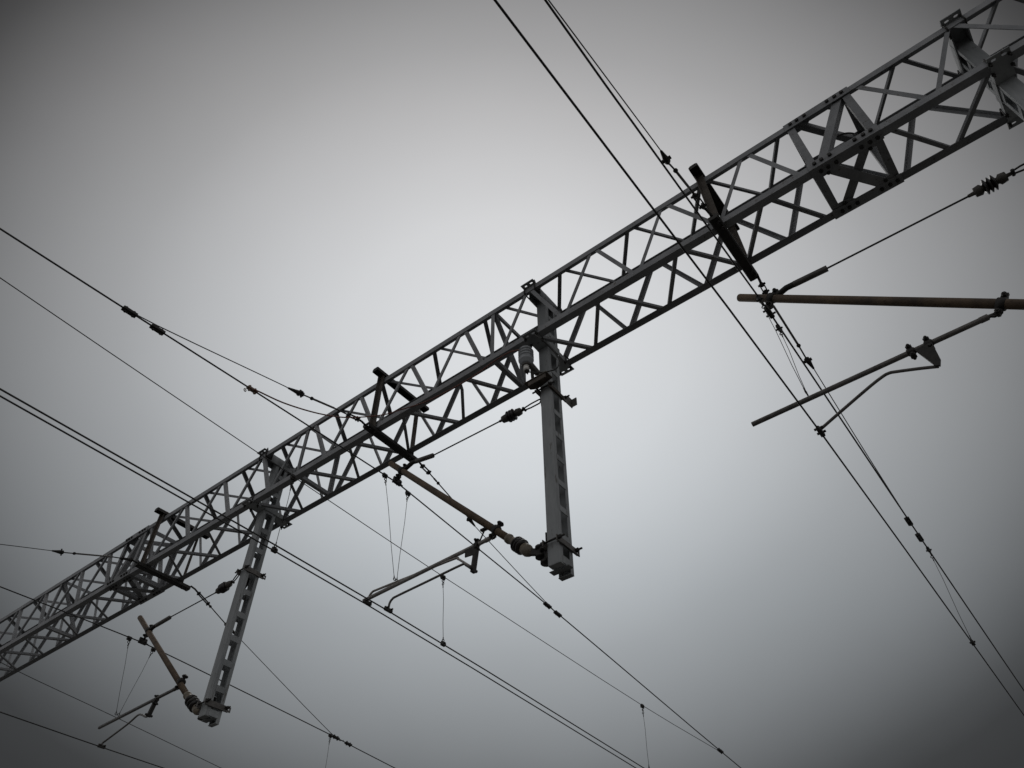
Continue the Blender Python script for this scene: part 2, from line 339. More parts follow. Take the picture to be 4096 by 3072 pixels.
for x in (-3.80, -14.06):                                # diagonal stiffener across the box
    MB().bar((x, Y0 + .02, Z1 - .03), (x, Y1 - .02, Z0 + .03), .05, .05, (1, 0, 0)).build('inner_stiffener', 'galv', beam)
MB().bar((-7.26, Y1 - .02, Z1 - .03), (-7.3, Y0 + .02, Z0 + .03), .05, .05, (1, 0, 0)).build('inner_stiffener', 'galv', beam)
# bolted splices
def splice(xa, xb, single_bolts):
    x0, x1 = min(xa, xb) - .05, max(xa, xb) + .05; mid = (x0 + x1) / 2
    # heavy diagonals of the splice frame
    for fc in 'FTKM':
        p, n_ = face_pt(fc, xa - .06, 1); q, _ = face_pt(fc, xb + .06, 0)
        mb = MB(); d = (q - p).normalized(); sd = d.cross(n_).normalized()
        mb.prism(p, q, sd, n_, [(-.045, .008), (.045, .008), (.045, .09), (.037, .09), (.037, .016), (-.045, .016)]); mb.build('splice_diagonal', 'galv', beam)
    p, n_ = face_pt('M', xb + .07, 1); q, _ = face_pt('M', xa - .06, 0)
    mb = MB(); d = (q - p).normalized(); sd = d.cross(n_).normalized()
    mb.prism(p, q, sd, n_, [(-.052, -.016), (.052, -.016), (.052, -.008), (-.052, -.008)]); mb.build('splice_diagonal', 'galv', beam)
    bl = [mid - .27, mid - .20, mid - .12, mid + .12, mid + .20, mid + .27]
    for (y, sy, z, sz, kind) in ((Y0, 1, Z1, -1, 'A'), (Y0, 1, Z0, 1, 'B'), (Y1, -1, Z0, 1, 'C'), (Y1, -1, Z1, -1, 'D')):
        t = .010; pl = MB()
        vert = [(0, .004 * sz), (0, 0)]
        # cover angle round the outside of the chord
        pl.prism((x0, y, z), (x1, y, z), (0, -sy, 0), (0, 0, -sz), [(0.001, -CH - .012), (t, -CH - .012), (t, t), (-CH - .012, t), (-CH - .012, 0.001), (0.001, 0.001)])
        # gussets that reach into the braces, on the horizontal flange
        for xg, sg in ((x0 + .05, 1), (x1 - .05, -1)):
            zg = z + sz * (CT + .001)
            out_ = [(0, CH - .01), (sg * .02, CH + .055), (sg * .14, CH + .05), (sg * .21, CH - .01)]
            if sg < 0: out_ = out_[::-1]
            if sy < 0: out_ = out_[::-1]
            pl.slab(out_, (xg, y, zg), (1, 0, 0), (0, sy, 0), .008)
        po = pl.build('splice_plate', 'galv', beam)
        bolts = []
        for bx in bl:
            if kind in 'AB': bolts.append(((bx, y - t, z + sz * .045), (bx, y - t - .022, z + sz * .045)))
            if kind in 'BC': bolts.append(((bx + .02, y + sy * .05, z - t), (bx + .02, y + sy * .05, z - t - .022)))
        if kind in 'AD':
            for bx in (bl[0], bl[-1]): bolts.append(((bx, y + sy * (CH + .03), z - .012), (bx, y + sy * (CH + .03), z - .036)))
        if kind in 'BC':
            for bx in (bl[1], bl[-2]): bolts.append(((bx, y + sy * (CH + .03), z + .0), (bx, y + sy * (CH + .03), z - .022)))
        if single_bolts:
            for a_, b_ in bolts: MB().hexb(a_, b_, .019).build('bolt', 'dark', po)
        else:
            mb = MB()
            for a_, b_ in bolts: mb.hexb(a_, b_, .019)
            mb.build('bolts', 'dark', po)
splice(.735, .155, True)
splice(-11.38, -11.97, False)

# ------------------------------------------------------------------ hanging posts
PG = 'square hanging posts under the beam'
HW, HY0, HY1, FL = .067, 4.722, 4.932, .052
def hanger(xc, zb, pitch, ztop_hole, label):
    zt = Z1 + .001
    t = thing('hanging_post', label, 'hanging post', (xc, (HY0 + HY1) / 2, zb), PG)
    k = .007
    for y, sy in ((HY0, 1), (HY1, -1)):                    # two channels back to back
        MB().prism((xc, y, zb - (0 if sy > 0 else .047)), (xc, y, zt), (1, 0, 0), (0, sy, 0),
                   [(-HW, 0), (HW, 0), (HW, FL), (HW - k, FL), (HW - k, k), (-HW + k, k), (-HW + k, FL), (-HW, FL)]).build('channel', 'post', t, .003)
    hole = .25                                             # ladder of openings left between the batten plates
    z = ztop_hole
    while z + pitch < zt: z += pitch
    spans, top = [], zt
    while z - .12 > zb + .08:
        spans.append((z, top)); top = max(z - hole, zb + .08); z -= pitch
    spans.append((zb + .004, top))
    for sx in (1, -1):
        xb = xc + sx * (HW - .001)
        for z0, z1 in spans: MB().box((xb - .0045, HY0 + FL - .012, z0), (xb + .0055, HY1 - FL + .012, z1)).build('batten_plate', 'post', t)
    # foot: front cap, longer back channel with its cap, and a wing plate between
    MB().box((xc - HW, HY0, zb - .006), (xc + HW, HY0 + .072, zb - .0005)).build('foot_plate', 'post', t)
    MB().box((xc - HW, HY1 - .058, zb - .054), (xc + HW, HY1, zb - .048)).build('foot_plate', 'post', t)
    MB().slab([(-HW - .045, .078), (-HW - .045, .15), (HW + .035, .15), (HW + .035, .078), (.055, .078), (.03, .118), (-.02, .078)], (xc, HY0, zb - .012), (1, 0, 0), (0, 1, 0), .006).build('foot_plate', 'post', t)
    # top saddle on the upper chords and lower saddle under the bottom chords
    for z0, sg in ((Z1 + .002, -1), (Z0 - .012, 1)):
        hs_ = [slot(-.042, .05, .042, .022), slot(.042, .05, .042, .022)]
        for ys, yd in ((Y0 + .02, -1), (Y1 - .02, 1)):
            o_ = [(-.092, 0), (.092, 0), (.092, .092), (-.092, .092)]
            MB().slab(o_ if yd > 0 else [(a, b) for a, b in o_], (xc, ys, z0), (1, 0, 0), (0, yd, 0), .01 * yd, hs_).build('slotted_plate', 'post', t)
        zf0, zf1 = (z0 - .12, z0 - .001) if sg < 0 else (z0 + .011, z0 + .07)
        for a_, b_ in (((Y0 + .02, Y1 - .02),) if sg < 0 else ((Y0 + .02, HY0 - .002), (HY1 + .002, Y1 - .02))):
            mb = MB(); mb.box((xc - .08, a_, z0), (xc + .08, b_, z0 + .01))
            ya, yb = (a_ + .075, b_ - .075) if sg < 0 else (a_ + .075, b_) if a_ < 4.7 else (a_, b_ - .075)
            for sx in (-1, 1): mb.box((xc + sx * .074 - .006, ya, zf0), (xc + sx * .074 + .006, yb, zf1))
            mb.build('saddle_plate', 'post', t)
        for sx in (-1, 1):
            mb = MB(); zA, zB = (z0 - .10, z0 + .010) if sg < 0 else (z0, z0 + .11)
            mb.box((xc + sx * .078 - .004, HY0 - .01, zA), (xc + sx * .078 + .004, HY1 + .01, zB)); mb.build('cheek_plate', 'post', t)
        for ys, yd in ((Y0, -1), (Y1, 1)):
            for sx in (-1, 1):
                xb = xc + sx * .078; yo = ys + yd * .014; yi = ys - yd * (CH + .01)
                ze = z0 + (-.10 if sg < 0 else .115); zs = z0 + (.055 if sg < 0 else -.045)
                mb = MB().tube([(xb, yo, zs), (xb, yo, ze + .012 * sg * -1), (xb, yo - yd * .012, ze), (xb, yi, ze), (xb, yi, zs)], .009, 6)
                for yy in (yo, yi): mb.hexb((xb, yy, z0 + (.011 if sg < 0 else -.001)), (xb, yy, z0 + (.028 if sg < 0 else -.018)), .017)
                mb.build('u_bolt', 'dark', t)
    return t
hanger(-3.21, 3.605, .315, 4.80, 'grey hanging post carrying the surge arrester, between the other two posts')
hanger(-8.29, 3.555, .324, 5.142, 'grey hanging post with see-through slots at the far left of the beam')
hanger(1.80, 3.40, .318, 5.14, 'grey hanging post at top right, cut off by the picture edge')

# post clamps that hold cantilevers
def post_clamp(xc, z, label, kind):
    t = thing('post_clamp', label, 'clamp', (xc, 4.827, z), 'steel clamps round the hanging posts')
    for sx in (-1, 1):
        x = xc + sx * (HW + .006)
        ob = slot(.335 if sx > 0 else .02, .031, .025, .02)
        mb = MB().slab([(0, 0), (.36 if sx > 0 else .33, 0), (.36 if sx > 0 else .33, .06), (0, .06)], (x if sx > 0 else x - .01, 4.665, z - .037), (0, 1, 0), (0, 0, 1), .01, [ob])
        mb.box((x if sx > 0 else x - .022, 4.68, z - .046), (x + .022 if sx > 0 else x, 4.99, z - .038))
        mb.build('clamp_bar', 'tube' if kind != 'upper_arrester' else 'rust', t)
    for y in (4.69, 4.965):
        MB().cyl((xc - .15, y, z), (xc + .15, y, z), .010, 8).hexb((xc + .083, y, z), (xc + .11, y, z), .022).hexb((xc - .11, y, z), (xc - .083, y, z), .022).build('clamp_bolt', 'dark', t)
    # lug on the cantilever side
    x = xc - HW - .017
    if kind == 'lower':
        mb = MB().box((x - .012, 4.74, z - .12), (x, 4.92, z + .15)); mb.build('hinge_plate', 'dark', t)
        mb = MB(); mb.cyl((x - .075, 4.83, z - .11), (x - .075, 4.83, z + .06), .018, 10)
        for dz in (-.10, .045): mb.lathe((x - .075, 4.83, z + dz - .012), (x - .075, 4.83, z + dz + .012), [(0, .055), (.024, .055)], 14)
        mb.box((x - .07, 4.795, z - .11), (x - .001, 4.865, z - .085)).box((x - .07, 4.795, z + .03), (x - .001, 4.865, z + .055)); mb.build('hinge', 'dark', t)
    else:
        mb = MB().slab([(0, 0), (.16, .02), (.16, -.11), (.10, -.26), (.02, -.24), (0, -.1)], (x - .02, 4.76, z + .05), (0, 1, 0), (0, 0, 1), .016)
        mb.build('lug_plate', 'dark', t)
    return t
post_clamp(-3.21, 3.83, 'lower steel clamp near the foot of the middle hanging post', 'lower')
t_ = post_clamp(-3.21, 5.80, 'rusty upper clamp on the middle hanging post below the arrester', 'upper_arrester')
MB().slab([(-.17, 0), (.13, 0), (.13, .12), (-.10, .16), (-.17, .12)], (-3.21, 4.56, 5.86), (1, 0, 0), (0, 1, 0), .012).box((-3.33, 4.57, 5.80), (-3.10, 4.585, 5.862)).build('arrester_shelf', 'rust', t_)
MB().slab([(0, 0), (.17, 0), (.17, .13), (.09, .13), (0, .06)], (-3.125, 4.93, 5.74), (0, 1, 0), (0, 0, 1), .012, [slot(.16, .05, .04, .03)]).box((-3.125, 5.088, 5.75), (-3.05, 5.098, 5.86)).build('end_angle', 'tube', t_)
post_clamp(-8.29, 3.70, 'lower steel clamp near the foot of the left hanging post', 'lower')
post_clamp(-8.29, 5.50, 'upper steel clamp halfway up the left hanging post', 'upper')

# ------------------------------------------------------------------ black frames clamped round the beam
def collar(x, xt, y0b, y1b, label):
    t = thing('truss_collar', label, 'steel collar', (x, (Y0 + Y1) / 2, Z0), 'black collars clamped round the beam')
    def chan(p, q, open_up, nm):
        w_, h_, k = .105, .058, .008
        sg = 1 if open_up else -1
        ca = .025
        mb = MB().prism(p, q, (1, 0, 0), (0, 0, sg), [(-w_/2 + .012, 0), (w_/2 - .012, 0), (w_/2, .012), (w_/2, h_), (w_/2 - k, h_), (w_/2 - k, k), (-w_/2 + k, k), (-w_/2 + k, h_), (-w_/2, h_), (-w_/2, .012)])
        for y in (p[1], q[1]): mb.slab([(-w_/2 + .02, 0), (w_/2 - .02, 0), (w_/2, .02), (w_/2, h_), (-w_/2, h_), (-w_/2, .02)], (x if nm == 'bottom_channel' else xt, y - .004, p[2]), (1, 0, 0), (0, 0, sg), .008)
        o = mb.build(nm, 'dark', t)
        return o
    chan((x, y0b, Z0 - .075), (x, y1b, Z0 - .075), True, 'bottom_channel')
    chan((xt, 4.335, Z1 + .075), (xt, 5.36, Z1 + .075), False, 'top_channel')
    for y, sy in ((Y0 - .02, -1), (Y1 + .02, 1)):
        mb = MB(); p, q = V((x, y, Z0 - .06)), V((xt, y, Z1 + .06))
        mb.prism(p, q, (1, 0, 0), (0, sy, 0), [(-.041, .006), (.041, .006), (.041, .014), (-.033, .014), (-.033, .05), (-.041, .05)])
        mb.build('side_angle', 'rust', t)
    for y in (y0b + .05, y0b + .13, y1b - .05, y1b - .13):
        MB().cyl((x + .02, y, Z0 - .11), (x + .02, y, Z0 - .03), .010, 8).hexb((x + .02, y, Z0 - .095), (x + .02, y, Z0 - .077), .02).build('bolt', 'dark', t)
    return t
collar(-.845, -.855, 4.36, 5.29, 'black collar round the beam beside the two right-hand wires')
collar(-5.745, -5.74, 4.36, 5.26, 'black collar round the beam where the red-brown cable runs')
collar(-10.89, -10.89, 4.38, 5.33, 'black collar round the beam at far left, beside the bolted splice')

# ------------------------------------------------------------------ cantilevers
def tube_clamp(mb, c_, ax, r, up):
    ax = V(ax).normalized(); up = V(up); up = (up - ax * up.dot(ax)).normalized(); sd = ax.cross(up)
    c_ = V(c_)
    mb.lathe(c_ - ax * .03, c_ + ax * .03, [(0, r * 1.12), (.004, r * 1.3), (.056, r * 1.3), (.06, r * 1.12)], 14)
    for sg in (1, -1):
        e_ = .012 + r; mb.bar(c_ + up * sg * r * 1.1, c_ + up * sg * (r * 1.25 + e_), .044, .026, sd)
        q = c_ + up * sg * (r * 1.25 + e_ * .55); g_ = .011 + r * .22
        mb.hexb(q - sd * .042, q + sd * .042, .010).hexb(q - sd * .032, q - sd * .015, g_).hexb(q + sd * .015, q + sd * .032, g_)
def tension_insulator(p, q, parent):
    p, q = V(p), V(q); L = (q - p).length
    o = MB().lathe(p, q, [(0, .014), (.05, .018), (.052, .042), (.10, .048), (.115, .03), (L - .115, .03), (L - .10, .048), (L - .052, .042), (L - .05, .018), (L, .014)], 14).build('tie_insulator', 'cap', parent)
    n = 3 if L > .3 else 2
    for i in range(n):
        c_ = .125 + (L - .25) * (i + .5) / n
        MB().lathe(p, q, [(c_ - .022, .034), (c_ - .008, .068), (c_ - .002, .070), (c_ + .014, .036)], 16).build('shed', 'shed', o)
def post_insulator(p, q, parent, r):
    p, q = V(p), V(q); L = (q - p).length
    o = MB().lathe(p, q, [(0, r * 1.28), (.03, r * 1.35), (.04, r * 1.1), (.115, r * 1.15), (.125, r * 1.3), (.14, r * 1.0), (L - .13, r * 1.0), (L - .125, r * 1.55), (L - .07, r * 1.6), (L - .03, r * 1.2), (L, r * .6)], 16).build('post_insulator', 'ceramic', parent)
    n = 3
    for i in range(n):
        c_ = .145 + (L - .29) * (i + .5) / n
        MB().lathe(p, q, [(c_ - .026, r * 1.1), (c_ - .006, r * 2.05), (c_ + .004, r * 2.05), (c_ + .022, r * 1.1)], 18).build('shed', 'shed', o)
def cantilever(k, label, rt):
    D = DATA; g = lambda n: D[n + str(k)]
    a, b = V(g('tube')[0]), V(g('tube')[1])
    d = (b - a).normalized()
    if k == 3: b = b + d * 1.0
    t = thing('cantilever_arm', label, 'cantilever arm', tuple(b), 'cantilever arms hung below the beam')
    MB().lathe(a, b, [(0, rt * .85), (.006, rt), ((b - a).length, rt)], 18).build('bracket_tube', 'brown', t)
    MB().cyl(a - d * .004, a + d * .003, rt * .9, 14).build('end_cap', 'cap', t)
    if k != 3:
        post_insulator(g('ins')[0], g('ins')[1], t, rt)
        p, q = map(V, g('swv')); MB().bar(p - d * .03, lerp(p, q, .6), .06, .045, (0, 1, 0)).cyl(lerp(p, q, .55) - V((0, 0, .08)), lerp(p, q, .55) + V((0, 0, .08)), .02, 10).lathe(lerp(p, q, .55) + V((0, 0, .035)), lerp(p, q, .55) + V((0, 0, .06)), [(0, .05), (.025, .05)], 14).lathe(lerp(p, q, .55) - V((0, 0, .06)), lerp(p, q, .55) - V((0, 0, .035)), [(0, .05), (.025, .05)], 14).build('swivel', 'dark', t)
    up = V((d.z, 0, -d.x)); up = up if up.z > 0 else -up
    mb = MB(); tube_clamp(mb, g('tcl')[0], d, rt, up); tc_ = mb.build('head_clamp', 'dark', t)
    # tie rod sleeve, rod, insulator
    sv = g('slv'); MB().tube(sv[:2] + [lerp(sv[1], sv[2], .25)], rt * .75, 10).build('tie_link', 'dark', t)
    p, q = lerp(sv[1], sv[2], .12), V(sv[2]); MB().lathe(p, q, [(0, .02), (.03, .03), ((q - p).length, .03)], 14).build('rod_sleeve', 'tube', t)
    MB().tube(g('rod'), .0085, 8).build('tie_rod', 'wire', t)
    tension_insulator(g('tins')[0], g('tins')[1], t)
    p, q = map(V, g('lnk'))
    dd = (q - p).normalized(); s2 = dd.cross(V((0, 1, 0))).normalized()
    L = (q - p).length
    pts = [p + s2 * .018, p + dd * (L * .45) + s2 * .03, q + s2 * .03, q + dd * .02, q - s2 * .03, p + dd * (L * .45) - s2 * .03, p - s2 * .018]
    MB().tube(pts, .009, 6).cyl(p - V((0, .03, 0)), p + V((0, .03, 0)), .015, 8).build('shackle', 'dark', t)
    # messenger clamp hung from the head clamp
    p, q = V(g('tcl')[0]), V(g('mcl')[0])
    mb = MB(); e = (q - p).normalized()
    mb.tube([p + e * rt, lerp(p, q, .45) + V((.012, 0, 0)), lerp(p, q, .7)], .014, 8).ring(lerp(p, q, .62), (0, 1, 0), .024, .008)
    mb.prism(q + V((0, -.06, .0)), q + V((0, .06, .0)), (1, 0, 0), (0, 0, 1), [(-.018, -.024), (.018, -.024), (.024, -.008), (.010, .06), (-.010, .06), (-.024, -.008)])
    for yy in (-.035, .035): mb.hexb(q + V((-.045, yy, .005)), q + V((.045, yy, .005)), .011)
    mb.build('messenger_clamp', 'dark', t)
    # registration tube with hook clamp
    mb = MB(); tube_clamp(mb, g('hook')[0], d, rt, up)
    h_, r0 = V(g('hook')[0]), V(g('reg')[0])
    mb.tube([h_ - up * rt * 1.2 + V((.02, 0, 0)), lerp(h_, r0, .75) + V((.015, 0, -.03)), r0 + V((-.02, 0, -.02)), r0 + V((-.045, 0, .0))], .012, 8)
    mb.build('hook_clamp', 'dark', t)
    r0, r1 = map(V, g('reg')); rr = .0215
    e = (r1 - r0).normalized()
    MB().lathe(r0, r1, [(0, rr * .5), (.05, rr * .7), (.055, rr * 1.15), (.11, rr * 1.15), (.115, rr), ((r1 - r0).length, rr)], 14).build('registration_tube', 'pale' if k == 2 else 'tube', t)
    p, q = map(V, g('drop'))
    mb = MB(); tube_clamp(mb, p, e, rr, (0, 0, 1))
    if k == 3:
        mb.slab([(-.105, 0), (.022, .0), (.012, -.18), (-.012, -.235), (-.04, -.22)], p + V((0, -.012, -.02)), (1, 0, 0), (0, 0, 1), .02)
        tube_clamp(mb, p + V((-.13, 0, 0)), e, rr, (0, 0, 1))
    else:
        mb.bar(p, q, .035, .05, (0, 1, 0)); mb.cyl(lerp(p, q, .9) - V((0, .05, 0)), lerp(p, q, .9) + V((0, .05, 0)), .016, 8)
        if k == 2: mb.slab([(-.13, 0), (0, 0), (0, -.10), (-.13, -.085)], p + V((-.01, -.01, -.02)), (1, 0, 0), (0, 0, 1), .012)
    mb.build('drop_bracket', 'dark', t)
    for j, path in enumerate(g('sa')):
        pp = smooth_path(path, 4); pp = [x + V((0, (.035 if j else -.0) , 0)) for x in pp]
        MB().tube(pp, .0125 if k != 2 or j == 0 else .0125, 10).build('steady_arm', 'pale' if (k == 2 and j == 0) else 'tube', t)
        e_ = pp[-1]
        mb = MB(); mb.prism(e_ + V((0, -.05, -.012)), e_ + V((0, .05, -.012)), (1, 0, 0), (0, 0, 1), [(-.016, -.012), (.016, -.012), (.018, .012), (.008, .03), (-.008, .03), (-.018, .012)])
        for yy in (-.03, .03): mb.hexb(e_ + V((-.034, yy, .006)), e_ + V((.034, yy, .006)), .011)
        mb.build('contact_clip', 'dark', t)
    if k == 2:
        p, q = map(V, D['prop2']); MB().tube([p, q], .008, 8).box(p + V((-.05, -.02, -.008)), p + V((.05, .02, .012))).build('prop_rod', 'dark', t)
    return t
cantilever(2, 'brown cantilever arm on the middle post with two pale curved steady arms', .0385)
cantilever(1, 'brown cantilever arm on the left post with one short steady arm', .0385)
cantilever(3, 'brown cantilever arm at right, its tube running level out of the picture', .0385)

# ------------------------------------------------------------------ wires
WG = 'overhead line wires'
def wire(name, pts, r, label, cat='wire', m='wire', sub=3, n=6, group=WG):
    return tag(MB().tube(smooth_path(pts, sub), r, n).build(name, m), label, cat, group)
def ext(pts, a=4.0, b=6.0):
    pts = [V(p) for p in pts]
    return [pts[0] + (pts[0] - pts[1]).normalized() * a] + pts + [pts[-1] + (pts[-1] - pts[-2]).normalized() * b]
wire('messenger_wire', [(-5.55, -5, 5.27), (-5.55, .044, 5.485), (-5.55, 2.617, 5.615), (-5.55, 4.79, 5.715), (-5.55, 4.87, 5.715), (-5.55, 6.25, 5.59), (-5.55, 7.898, 5.44), (-5.55, 9.6, 5.255), (-5.55, 13.79, 4.79), (-5.55, 20, 4.2)], .0085, 'thick messenger wire over the middle track, held by the middle cantilever arm')
wire('messenger_wire', [(-10.71, -4, 5.02), (-10.71, 2.728, 5.215), (-10.71, 4.79, 5.26), (-10.71, 4.87, 5.26), (-10.71, 6.043, 5.2), (-10.71, 8.611, 5.046), (-10.71, 10.161, 4.93), (-10.71, 18, 4.4)], .0085, 'messenger wire of the left track passing behind the foot of the left post')
wire('messenger_wire', [(-.76, -5, 4.78), (-.76, 1.339, 5.051), (-.76, 2.42, 5.122), (-.76, 4.79, 5.338), (-.76, 4.87, 5.338), (-.76, 7.0, 5.165), (-.76, 8.46, 5.051), (-.76, 12.194, 4.82), (-.76, 18, 4.55)], .0085, 'messenger wire of the right track, running from top centre down to lower right')
wire('messenger_wire', [(-5.6, -4, 5.25), (-5.6, .272, 5.071), (-5.6, 2.548, 4.99), (-5.6, 3.93, 4.947), (-5.6, 5.465, 4.907), (-5.6, 6.923, 4.888), (-5.6, 10.488, 4.848), (-5.56, 13.1, 4.862)], .0045, 'thin messenger wire crossing the beam just right of the left post')
wire('messenger_wire', ext(DATA['thin1'], 6.0, 4.0), .0045, 'thin messenger wire crossing behind the left registration tube')
wire('contact_wire', ext([(-5.431, .718, 4.0), (-5.46, 4.833, 3.985), (-5.776, 10.583, 4.0)]), .0075, 'upper wire of the close pair of contact wires over the middle track')
wire('contact_wire', ext([(-5.753, .788, 4.18), (-5.793, 4.83, 4.165), (-6.134, 10.98, 4.18)]), .0075, 'lower wire of the close pair of contact wires over the middle track')
wire('contact_wire', ext([(-10.734, 3.439, 3.81), (-10.77, 4.831, 3.796), (-10.844, 5.802, 3.81)], 4, 9), .0075, 'contact wire in the bottom left corner under the left cantilever arm')
wire('contact_wire', ext([(-.773, .875, 3.866), (-.742, 4.83, 3.853), (-.793, 11.675, 3.866)]), .0075, 'contact wire of the right track, the lower of the long wires at right')
# anchor ropes with their fittings
AG = 'anchor ropes tied to the black collars'
def wedge(mb, p, q, r=.024):
    p, q = V(p), V(q); L = (q - p).length; d = (q - p).normalized(); s2 = d.cross(V((1, 0, 0))).normalized()
    mb.lathe(p, q, [(0, .011), (L * .35, r * .8), (L * .7, r * 1.25), (L * .95, r * 1.2), (L, r * .5)], 8)
    mb.cyl(lerp(p, q, .8) - s2 * .05, lerp(p, q, .8) + s2 * .05, .011, 6); mb.bar(lerp(p, q, .75) - V((.045, 0, 0)), lerp(p, q, .75) + V((.045, 0, 0)), .03, .02)
def turnbuckle(mb, p, q):
    p, q = V(p), V(q); d = (q - p).normalized(); s2 = V((1, 0, 0))
    for sg in (-1, 1): mb.bar(p + s2 * sg * .021, q + s2 * sg * .021, .012, .018)
    for c_ in (p, q):
        mb.hexb(c_ - s2 * .04, c_ + s2 * .04, .013); mb.lathe(c_ - d * .025, c_ + d * .025, [(0, .014), (.012, .026), (.04, .026), (.05, .014)], 8)
        mb.hexb(c_ - d.cross(s2) * .04, c_ + d.cross(s2) * .04, .010)
def anchor(near, label, rope, w0, w1, nut, rod_end, tb0, tb1, end):
    t = thing('anchor_rope', label, 'anchor rope', tuple(end), AG)
    MB().tube(smooth_path(rope, 3), .0055, 6).build('rope', 'wire', t)
    mb = MB(); wedge(mb, w0, w1); mb.build('wedge_socket', 'dark', t)
    MB().tube([w1, nut], .0085, 8).lathe(lerp(nut, w1, .08), lerp(nut, w1, -.12), [(0, .012), (.012, .022), (.03, .022), (.042, .012)], 8).build('threaded_rod', 'dark', t)
    MB().tube([nut, rod_end], .0125, 8).build('tie_rod', 'tube', t)
    MB().tube([rod_end, tb0], .009, 8).build('eye_rod', 'dark', t)
    mb = MB(); turnbuckle(mb, tb0, tb1); mb.build('turnbuckle', 'dark', t)
    MB().tube([tb1, lerp(tb1, end, .5) + V((0, 0, .012)), end], .014, 8).build('shackle', 'dark', t)
A = DATA['a2n']; anchor(1, 'anchor rope running from the middle black collar up left to the thick messenger', A[:4], A[3], A[4], lerp(A[4], A[5], .22), lerp(A[4], A[5], .95), A[6], lerp(A[6], A[7], .8), A[8])
A = DATA['a2f']; anchor(0, 'anchor rope from the middle black collar passing behind the middle brown tube', A[5:][::-1], A[6], A[5], lerp(A[4], A[3], .98), lerp(A[3], A[2], .3), A[2], A[1], A[0])
A = DATA['a1n']; anchor(1, 'anchor rope leaving the left black collar toward the left picture edge', [(-10.72, .72, 5.185)] + A[:3], A[2], A[3], lerp(A[3], A[4], .2), A[4], lerp(A[5], A[6], .2), A[6], A[7])
A = DATA['a1f']; anchor(0, 'anchor rope from the left black collar passing behind the left post', A[4:][::-1], A[5], A[4], lerp(A[3], A[4], .12), lerp(A[3], A[4], .05), A[3], A[1], A[0])
A = DATA['a3n']; anchor(1, 'anchor rope above the right track, ending at the right black collar from top', [(-.765, -.45, 4.975)] + A[:4], A[3], A[4], A[5], A[6], lerp(A[6], A[7], .5), lerp(A[7], A[8], .25), A[8])
A = DATA['a3f']; anchor(0, 'anchor rope from the right black collar passing behind the right brown tube', A[6:][::-1], A[6], A[5], A[4], A[3], A[2], A[1], A[0])

# parallel clamps that join ropes to messengers
CG = 'small wire clamps gripping the messengers'
def wire_clamp(c_, d, label, m='dark', r=.026, L=.14):
    c_, d = V(c_), V(d).normalized(); s2 = d.cross(V((0, 0, 1))).normalized()
    mb = MB(); mb.prism(c_ - d * L / 2, c_ + d * L / 2, s2, s2.cross(d), [(-r, -r * .55), (r, -r * .55), (r * 1.1, 0), (r, r * .55), (-r, r * .55), (-r * 1.1, 0)])
    for f in (-.28, .28): mb.hexb(c_ + d * L * f - s2.cross(d) * .035, c_ + d * L * f + s2.cross(d) * .035, .013)
    o = mb.build('wire_clamp', m); return tag(o, label, 'clamp', CG)
def onm(y, P):
    for a, b in zip(P, P[1:]):
        if a[1] <= y <= b[1]: return lerp(a, b, (y - a[1]) / (b[1] - a[1]))
m2 = [(-5.55, .044, 5.485), (-5.55, 2.617, 5.615), (-5.55, 4.83, 5.715), (-5.55, 6.25, 5.59), (-5.55, 7.898, 5.44), (-5.55, 9.6, 5.255), (-5.55, 13.79, 4.79)]
m1 = [(-10.71, 2.728, 5.215), (-10.71, 4.83, 5.26), (-10.71, 6.043, 5.2), (-10.71, 8.611, 5.046), (-10.71, 10.161, 4.93)]
m3 = [(-.76, 4.83, 5.338), (-.76, 7.0, 5.165), (-.76, 8.46, 5.051), (-.76, 12.194, 4.82)]
for y, P, lb in ((1.25, m2, 'black wire clamp on the thick messenger, first of the pair at upper left'), (1.545, m2, 'black wire clamp on the thick messenger, second of the pair at upper left'),
                 (7.95, m2, 'black wire clamp on the thick messenger, upper of two below the middle post'), (8.2, m2, 'black wire clamp on the thick messenger, lower of two below the middle post'),
                 (13.05, m2, 'black wire clamp joining thin and thick messengers near the bottom edge'),
                 (8.72, m1, 'black wire clamp at bottom left beside the hanging dropper, first of its pair'), (9.02, m1, 'black wire clamp at bottom left on the left messenger, outer of its pair'),
                 (8.45, m3, 'black wire clamp on the right messenger, upper of its pair'), (8.82, m3, 'black wire clamp on the right messenger, lower of its pair')):
    wire_clamp(onm(y, P) + V((-.008, 0, .004)), (0, 1, -.08 if y > 4 else .05), lb)
cc = wire_clamp(onm(2.66, m2) + V((0, 0, .0)), (0, 1, .04), 'coppery wire clamp on the thick messenger where the red-brown cable starts', 'copper', .022, .12)
MB().ring(onm(2.6, m2) + V((-.03, 0, -.03)), (1, .3, 0), .016, .005).build('lug_ring', 'copper', cc)

